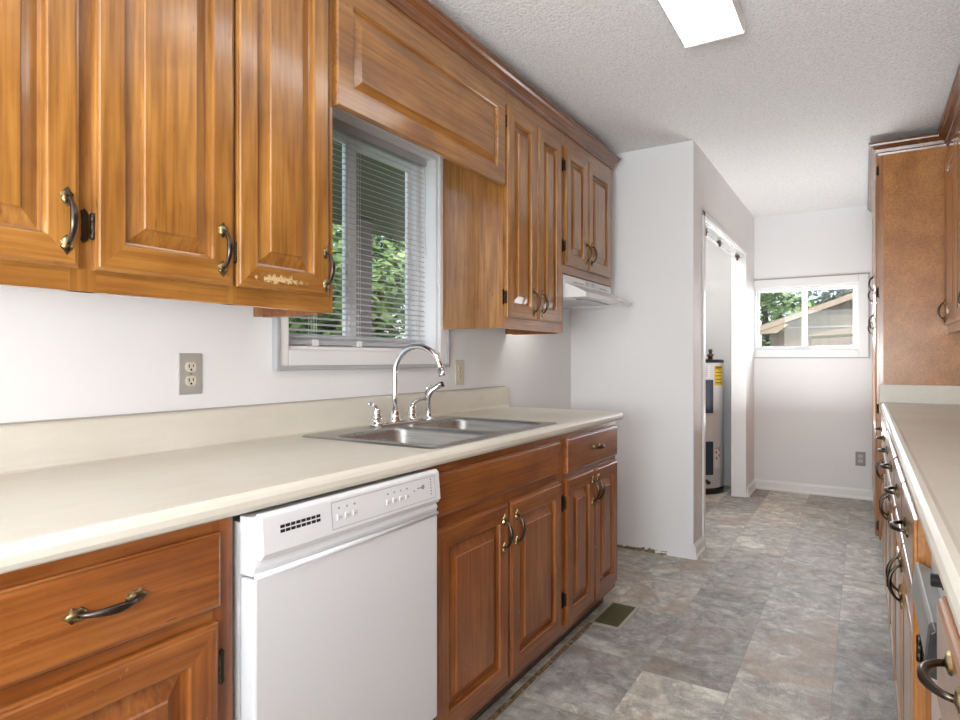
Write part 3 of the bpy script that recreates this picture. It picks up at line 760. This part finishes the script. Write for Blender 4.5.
# ------------------------------------------------------------------ range hood
hd = thing('range_hood', 'white under-cabinet range hood beneath the short cabinet by stub wall', 'range hood', (0, 2.882, 0), RZL)
W_ = .690   # local -y is into the room, wall at y=0
bm = B()
top = [(0, 1.596), (-.315, 1.596), (-.322, 1.590), (-.330, 1.545), (-.420, 1.497), (-.426, 1.492), (-.426, 1.474), (-.420, 1.474), (-.420, 1.488), (-.01, 1.488), (0, 1.474)]
prism(bm, [(0, 1.596), (-.318, 1.596), (-.330, 1.552), (-.440, 1.500), (-.445, 1.496), (-.445, 1.474), (-.436, 1.474), (-.436, 1.490), (-.008, 1.490), (-.008, 1.474), (0, 1.474)], 0, 0, W_)
box(bm, 0, -.436, 1.474, .009, -.008, 1.491); box(bm, W_-.009, -.436, 1.474, W_, -.008, 1.491)
obj('canopy', bm, M['hood'], hd, bevel=.0015)
bm = B(); box(bm, .25, -.33, 1.482, .62, -.06, 1.490); obj('grease_filter', bm, M['hood_under'], hd)
bm = B(); box(bm, .03, -.30, 1.480, .22, -.10, 1.490); obj('light_lens', bm, M['lens'], hd, bevel=.003)
ll = bpy.data.lights.new('hood_lamp', 'AREA'); ll.shape = 'RECTANGLE'; ll.size = .16; ll.size_y = .16; ll.energy = .8; ll.color = (1, .97, .92)
lo = bpy.data.objects.new('hood_lamp', ll); COL.objects.link(lo); lo.parent = hd; lo.location = (.125, -.20, 1.478)
for k in range(3):
    bm = B(); x = .28+k*.055; box(bm, x, -.330, 1.562, x+.040, -.322, 1.584); obj('button', bm, M['pale_print'], hd, bevel=.001)
bm = B(); box(bm, .12, -.3305, 1.562, .25, -.326, 1.565); box(bm, .50, -.330, 1.565, .60, -.326, 1.568); obj('print_line', bm, M['grey_print'], hd)
bm = B(); prism(bm, [(-.352, 1.5425), (-.354, 1.541), (-.350, 1.540)], 0, .10, .52); obj('seam', bm, M['grey_print'], hd)

# ------------------------------------------------------------------ ceiling light
cl = thing('ceiling_light', 'white wraparound fluorescent fixture mounted on the popcorn ceiling', 'light', (1.13, 1.86, ZC))
bm = B(); box(bm, -.102, -.60, -.040, .102, .60, 0); obj('housing', bm, M['trim'], cl, bevel=.003)
bm = B(); prism(bm, [(-.108, -.012), (-.108, -.056), (-.104, -.064), (-.098, -.066), (.098, -.066), (.104, -.064), (.108, -.056), (.108, -.012)], 1, -.600, .600); 
bm.normal_update()
for f in bm.faces:
    f.material_index = 0 if f.calc_center_median().z < -.063 else 1
obj('diffuser', bm, [M['diffuser'], M['lens']], cl, bevel=.001)
for s in (-1, 1):
    bm = B(); prism(bm, [(-.110, -.0), (-.110, -.066), (-.106, -.069), (.106, -.069), (.110, -.066), (.110, 0)], 1, s*.600, s*.612); obj('end_cap', bm, M['trim'], cl, bevel=.003)

# ------------------------------------------------------------------ right side
RF = 1.715     # face frame plane of right base units
def rthing(name, label, cat, loc): return thing(name, label, cat, loc, RZR)
# base cabinets: three double units from y 4.25 down to 1.46 ; local x runs towards the camera
def rbase(yfar, ynear, label, single=False):
    W_ = yfar-ynear
    p = rthing('base_cabinet', label, 'cabinet', (RF, yfar, 0))
    face_frame(p, W_, .085, .876, [(0, .03), (W_/2-.015, W_/2+.015), (W_-.03, W_)] if not single else [(0, .03), (W_-.03, W_)],
               [(.03, W_-.03, .848, .876), (.03, W_-.03, .69, .718), (.03, W_-.03, .085, .12)], 'pantry')
    base_carcass(p, W_, 'pantry')
    if single:
        drawer(p, .018, .712, W_-.018, .852, 'pantry', (W_/2, .828)); door(p, .018, .112, W_-.018, .692, 'pantry', 'r', (.05, .60), (.60, .2)); return p
    for a, b2, hs, px in ((.018, W_/2-.006, 'l', W_/2-.04), (W_/2+.006, W_-.018, 'r', W_/2+.04)):
        drawer(p, a, .712, b2, .852, 'pantry', ((a+b2)/2, .785))
        door(p, a, .112, b2, .692, 'pantry', hs, (px, .60), (.60, .2))
    return p
u_ = (4.238-1.46)/3
rbase(4.238, 4.238-u_, 'maple drawer-over-door base cabinet next to the tall pantry')
rbase(4.238-u_-.002, 4.238-2*u_, 'maple drawer-over-door base cabinet, middle of the unit run opposite the sink')
rbase(4.238-2*u_-.001, 1.46, 'maple drawer-over-door base cabinet beside the grey-handled compactor')
rbase(1.035, .585, 'maple drawer cabinet on the camera side of the grey-handled compactor', single=True)
rbase(.584, -.20, 'maple base cabinet under the near end of the plain countertop')
# compactor
tc_ = rthing('trash_compactor', 'built-in white compactor with grey bar handle and black knob under the counter', 'appliance', (RF+.012, 1.455, 0))
W_ = .415
bm = B(); box(bm, 0, .012, .0, W_, .55, .87); obj('body', bm, M['white_side'], tc_)
bm = B(); box(bm, .004, -.004, .10, W_-.004, .012, .700); obj('door', bm, M['white_app'], tc_, bevel=.003)
bm = B(); prism(bm, [(.012, .705), (-.006, .705), (-.002, .868), (.012, .868)], 0, .004, W_-.004); obj('control_panel', bm, M['white_app'], tc_, bevel=.002)
bm = B(); prism(bm, [(-.004, .700), (-.032, .712), (-.036, .722), (-.031, .772), (-.026, .778), (-.004, .768)], 0, .012, W_-.085); obj('bar_handle', bm, mat('grey_bar', (.30, .30, .29), .35, .3), tc_, bevel=.002)
bm = B(); prism(bm, [(-.004, .699), (-.033, .711), (-.037, .722), (-.032, .773), (-.026, .779), (-.004, .769)], 0, W_-.085, W_-.048); obj('handle_end', bm, M['black'], tc_, bevel=.002)
bm = B(); lathe(bm, [(.013, 0), (.013, -.006), (.010, -.007), (.010, -.020), (.008, -.021)], (.27, -.004, .822), axis=1, n=20); obj('knob', bm, M['black'], tc_)

# countertop right
ct = thing('countertop', 'cream laminate countertop without sink, ending at the tall maple pantry', 'countertop')
bm = B()
pts = [(RX-.002, BZ), (RX-.002, 1.017), (RX-.016, 1.019), (RX-.022, 1.015)]+[(RX-x, z) for x, z in cove]+[(RX-x, z) for x, z in edge(.645)]
prism(bm, pts, 1, -.20, 4.236); obj('worktop', bm, M['laminate'], ct)
bm = B(); box(bm, RX-.650, 4.222, TZ+.001, RX-.024, 4.246, 1.019); obj('end_splash', bm, M['laminate'], ct, bevel=.002)
bm = B(); box(bm, RX-.625, 4.218, TZ, RX-.024, 4.224, TZ+.0035); obj('caulk_line', bm, M['caulk'], ct)

# pantry
pc = rthing('pantry_cabinet', 'tall maple pantry with mottled side panel at the end of the counter', 'cabinet', (1.688, YF-.022, 0))
W_ = YF-.022-4.25
bm = B(); prism(bm, [(.02, .12), (.075, .12), (.075, 0), (RX-1.688-.002, 0), (RX-1.688-.002, 2.40), (.02, 2.40)], 0, W_-.018, W_); obj('side_panel', bm, M['mottled'], pc)
bm = B(); prism(bm, [(.02, .12), (.075, .12), (.075, 0), (RX-1.688-.002, 0), (RX-1.688-.002, 2.40), (.02, 2.40)], 0, 0, .018); obj('side_panel', bm, M['mottled'], pc)
face_frame(pc, W_, .12, 2.40, [(0, .04), (W_/2-.02, W_/2+.02), (W_-.035, W_)], [(.04, W_-.035, .12, .15), (.04, W_-.035, 1.47, 1.51), (.04, W_-.035, 2.33, 2.40)], 'pantry')
bm = B(); box(bm, 0, .063, 0, W_, .075, .12); obj('toe_kick', bm, M['toe'], pc)
for i in range(4):
    a = .015+i*(W_-.03)/4; b2 = a+(W_-.03)/4-.006; hs = 'l' if i % 2 == 0 else 'r'; px = b2-.03 if hs == 'l' else a+.03
    door(pc, a, 1.49, b2, 2.35, 'pantry', hs, (px, 1.645), (1.55, 2.255))
    door(pc, a, .135, b2, 1.484, 'pantry', hs, (px, 1.40), (.20, .876))
# upper cabinet right
ux = RX-.335; yf = 4.246
uc = rthing('upper_cabinet', 'maple wall cabinet over the plain countertop, butted to the pantry', 'cabinet', (ux, yf, 0))
W_ = yf+.2
face_frame(uc, W_, 1.305, UZ1+.06, [(0, .04)]+[(.04+i*.48+.44, .04+i*.48+.48) for i in range(9)], [(.04, W_, 1.305, 1.35), (.04, W_, 2.235, UZ1+.06)], 'pantry')
carcass(uc, W_, 1.305, UZ1+.06, .333, 'pantry')
for i in range(9):
    a = .030+i*.48; b2 = a+.458; hs = 'r' if i % 2 == 0 else 'l'
    door(uc, a, 1.347, b2, 2.245, 'pantry', hs, ((a+.045) if hs == 'r' else b2-.045, 1.425), (1.42, 2.16))
# crown right: along the pantry front, round its side, along the uppers
cr = thing('crown_molding', 'dark crown molding wrapping the pantry top and wall cabinets beside it', 'molding', (0, 0, 2.335))
path = [((1.688, YF-.022), (-1, 0)), ((1.688, 4.25), (-1, -1)), ((ux, 4.25), (-1, -1)), ((ux, -.2), (-1, 0))]
bm = B(); rings = []
for (px, py), (ox, oy) in path:
    rings.append([bm.verts.new((px+ox*p*1.2, py+oy*p*1.2, z)) for p, z in CP])
for r in range(3):
    n = len(CP)
    for i in range(n): bm.faces.new((rings[r][i], rings[r][(i+1) % n], rings[r+1][(i+1) % n], rings[r+1][i]))
bm.faces.new(rings[0]); bm.faces.new(rings[-1]); obj('molding_run', bm, M['crown'], cr)

# ------------------------------------------------------------------ water heater in the closet
wh = thing('water_heater', 'white cylindrical water heater with navy covers inside the closet', 'water heater', (.325, 5.74, 0))
r0 = .238
bm = B(); lathe(bm, [(.0, .05), (r0-.005, .05), (r0, .056), (r0, 1.130), (r0-.002, 1.134), (0, 1.134)], n=48); obj('tank', bm, M['tank'], wh)
bm = B(); lathe(bm, [(r0-.02, 0), (r0+.002, 0), (r0+.002, .052), (r0-.02, .052)], n=48); obj('base_ring', bm, M['black'], wh)
bm = B(); lathe(bm, [(0, 1.132), (r0+.004, 1.132), (r0+.004, 1.152), (r0-.01, 1.160), (0, 1.165)], n=48); obj('top_cap', bm, M['black'], wh)
def on_tank(name, a0, a1, z0, z1, m, off=.002, parent=None, n=8):
    """curved patch on the tank between angles (deg, 0=+x, -90 = towards the kitchen)"""
    bm = B(); A = [R(a0+(a1-a0)*k/n) for k in range(n+1)]
    o = [(math.cos(a), math.sin(a)) for a in A]
    outer = [(c*(r0+off), s*(r0+off)) for c, s in o]; inner = [(c*(r0-.001), s*(r0-.001)) for c, s in o]
    prism(bm, outer+inner[::-1], 2, z0, z1); return obj(name, bm, m, parent or wh)
# angle of view from the kitchen is about -66..0
on_tank('upper_cover', -74, -41, .700, .985, M['navy'], .012)
on_tank('lower_cover', -74, -41, .170, .455, M['navy'], .012)
on_tank('energy_label', -36, -7, .935, 1.105, M['yellow'], .001)
pl = on_tank('info_label', -74, -46, 1.0, 1.115, M['paper'], .001)
for k in range(6): on_tank('print_line', -70+k % 2*3, -52, 1.015+k*.016, 1.020+k*.016, M['grey_print'], .0018, pl)
for k, (a0, a1) in enumerate(((-34, -9), (-32, -12), (-34, -14), (-33, -10), (-34, -16))):
    on_tank('print_line', a0, a1, .955+k*.030, .962+k*.030, M['brassfit'], .0018, wh)
on_tank('print_line', -33, -11, 1.086, 1.099, M['brassfit'], .0018, wh)
pl = on_tank('warning_label', -36, -17, .22, .40, M['paper'], .001)
for a0, z in ((-33, .35), (-24, .32), (-32, .30), (-24, .37)): on_tank('warning_mark', a0, a0+4, z, z+.018, M['redprint'], .0018, pl, 2)
on_tank('print_line', -35, -18, .392, .398, M['redprint'], .0018, pl)
bm = B(); a = R(-55); c_, s_ = math.cos(a), math.sin(a); tube(bm, [(c_*r0, s_*r0, .115), (c_*(r0+.03), s_*(r0+.03), .115), (c_*(r0+.05), s_*(r0+.05), .110)], [.016, .014, .018], 12); obj('drain_valve', bm, M['black'], wh)
bm = B(); lathe(bm, [(.02, 1.16), (.02, 1.185), (.028, 1.19), (.028, 1.205), (.013, 1.21), (.013, 1.235)], (.150, -.09, 0), n=14); obj('pipe_fitting', bm, M['brassfit'], wh)
bm = B(); tube(bm, [(.150, -.09, 1.225), (.150, -.09, 1.25)], .03, 12, flat=(1, .5)); obj('valve_handle', bm, M['brassfit'], wh)
bm = B(); tube(bm, [(-.10, .05, 1.16), (-.10, .05, 2.3)], .011, 12); obj('supply_pipe', bm, M['copper'], wh)

# ------------------------------------------------------------------ floor register
fr_ = thing('floor_register', 'brown louvered floor register with pale rim beside the end base cabinet', 'vent', (.652, 2.72, 0))
bm = B(); frame = (-.072, -.145, .072, .145)
x0, y0, x1, y1 = frame
box(bm, x0, y0, .0005, x0+.016, y1, .005); box(bm, x1-.016, y0, .0005, x1, y1, .005); box(bm, x0+.016, y0, .0005, x1-.016, y0+.018, .005); box(bm, x0+.016, y1-.018, .0005, x1-.016, y1, .005)
obj('rim', bm, M['register_frame'], fr_, bevel=.0015)
bm = B(); box(bm, x0+.016, y0+.018, .0003, x1-.016, y1-.018, .0012); obj('duct_dark', bm, M['gap'], fr_)
bm = B()
for k in range(22):
    y = y0+.024+k*.0113
    prism(bm, [(y, .0013), (y+.006, .0044), (y+.0072, .0044), (y+.0012, .0013)], 0, x0+.018, x1-.018)
for x in (-.018, .018): box(bm, x-.0015, y0+.018, .0013, x+.0015, y1-.018, .0046)
obj('louvers', bm, M['register'], fr_)

# ------------------------------------------------------------------ outdoors
bm = B(); box(bm, -22, -12, -.5, 22, 45, -.42); o = struct('ground', bm, M['grass'])
def tree(label, x, y, h, r, m, n=2600, leaf=.16, seed=1, group=None, low=.25):
    t_ = thing('leafy_tree', label, 'tree', (x, y, -.42), 0, group); rr = random.Random(seed)
    bm = B(); tube(bm, [(0, 0, 0), (.05, .03, h*.3), (-.04, .05, h*.6), (0, 0, h*.85)], [.16, .13, .09, .03], 10); obj('trunk', bm, M['bark'], t_)
    bm = B(); blobs = [(rr.uniform(-.65, .65)*r, rr.uniform(-.65, .65)*r, h*rr.uniform(low+.1, .92), r*rr.uniform(.35, .6)) for _ in range(16)]
    for k in range(n):
        bx, by, bz, br = blobs[k % 16]
        d = Vector((rr.gauss(0, 1), rr.gauss(0, 1), rr.gauss(0, 1))).normalized()*br*rr.uniform(.6, 1)
        c = Vector((bx, by, bz))+d
        a = Vector((rr.uniform(-1, 1), rr.uniform(-1, 1), rr.uniform(-.6, .6))).normalized(); b_ = a.cross(d).normalized() if a.cross(d).length > .01 else Vector((0, 0, 1)); s = leaf*rr.uniform(.5, 1)
        bm.faces.new([bm.verts.new(c+a*s*p+b_*s*q*.6) for p, q in ((-1, 0), (0, -1), (1, 0), (0, 1))])
    obj('foliage', bm, m, t_)
tree('bushy green tree seen through the lower part of the sink window blind', -4.2, 5.3, 3.4, 1.15, M['leaf'], 5200, .11, 2, low=.0)
tree('green tree behind the brown porch post outside the sink window', -6.4, 8.3, 4.8, 1.5, M['leaf'], 5200, .12, 3, low=.0)
tree('tree at the far side of the sink window view, right of the post', -4.2, 11.2, 4.6, 1.5, M['leaf2'], 5200, .12, 4, low=.0)
tree('leafy shrub tree low in the sink window, nearest its left edge', -3.6, 2.9, 3.0, .95, M['leaf'], 4200, .10, 9, low=.0)
tree('bright green tree behind the tan house, left pane of far window', -1.4, 24.0, 7.4, 2.0, M['leaf'], 5200, .17, 5, low=.05)
tree('grey-green tree above the tan house roof, right pane of far window', 2.4, 29.5, 9.4, 2.9, M['leaf2'], 6000, .2, 6, low=.1)
tree('dark tree beside the tan house, lower corner of far window', -2.4, 16.8, 3.4, 1.15, M['leaf2'], 3600, .13, 8, low=.0)
# porch post and porch roof outside the sink window
pp = thing('porch_post', 'brown square porch post standing outside the sink window', 'post', (-2.0, 3.90, -.42))
bm = B(); box(bm, -.075, -.075, 0, .075, .075, 2.75); obj('shaft', bm, M['porch'], pp)
bm = B(); box(bm, -2.3, 2.0, 2.34, -.75, 8.5, 2.46); o = obj('porch_roof', bm, M['porch']); tag(o, 'flat brown porch roof overhead outside the sink window', 'roof')
# neighbour's gabled house beyond the far window
hs = thing('neighbour_house', 'tan gabled house seen through the far window', 'house', (0, 15, -.42))
g0 = .42
bm = B(); bx0 = -.154
prism(bm, [(bx0, 0), (6.5, 0), (6.5, 2.1+g0), (3.2, 3.30+g0-.08), (bx0, 1.79+g0)], 1, 0, 6); obj('wall', bm, M['siding'], hs)
def slope(u): return 1.79+(u+.42)*(2.46-1.80)/(1.416+.42)
bm = B(); prism(bm, [(-.46, slope(-.46)+g0-.02), (3.2, slope(3.2)+g0-.02), (3.2, slope(3.2)+g0+.06), (-.46, slope(-.46)+g0+.06)], 1, -.35, 6.2); obj('roof', bm, M['shingle'], hs)
bm = B(); prism(bm, [(3.2, slope(3.2)+g0-.02), (6.9, 1.9+g0), (6.9, 2.0+g0), (3.2, slope(3.2)+g0+.06)], 1, -.35, 6.2); obj('roof', bm, M['shingle'], hs)
bm = B(); prism(bm, [(-.50, slope(-.50)+g0-.07), (3.2, slope(3.2)+g0-.07), (3.2, slope(3.2)+g0+.05), (-.50, slope(-.50)+g0+.04)], 1, -.40, -.35); prism(bm, [(-.50, 1.70+g0), (.02, 1.72+g0), (.25, 1.90+g0), (.0, 1.96+g0), (-.5, slope(-.5)+g0)], 1, -.38, -.02); obj('fascia', bm, M['fascia'], hs)
bm = B(); box(bm, bx0, -.03, 1.83+g0, 6.5, -.0, 1.86+g0); obj('trim_board', bm, mat('grey_trim', (.36, .35, .35), .7), hs)
lr = thing('lean_to_roof', 'small tan lean-to roof in front of the tan house', 'roof', (0, 12.6, 0))
bm = B(); prism(bm, [(.62, 1.575), (2.6, 1.93), (2.6, 1.66), (.62, 1.565)], 1, 0, 1.6); obj('roof_slab', bm, mat('lean_to_paint', (.24, .185, .13), .7), lr)
bm = B(); box(bm, .72, .1, -.42, .80, .18, 1.57); obj('support_post', bm, M['siding'], lr)
bm = B(); box(bm, 2.4, .1, -.42, 2.48, .18, 1.66); obj('support_post', bm, M['siding'], lr)
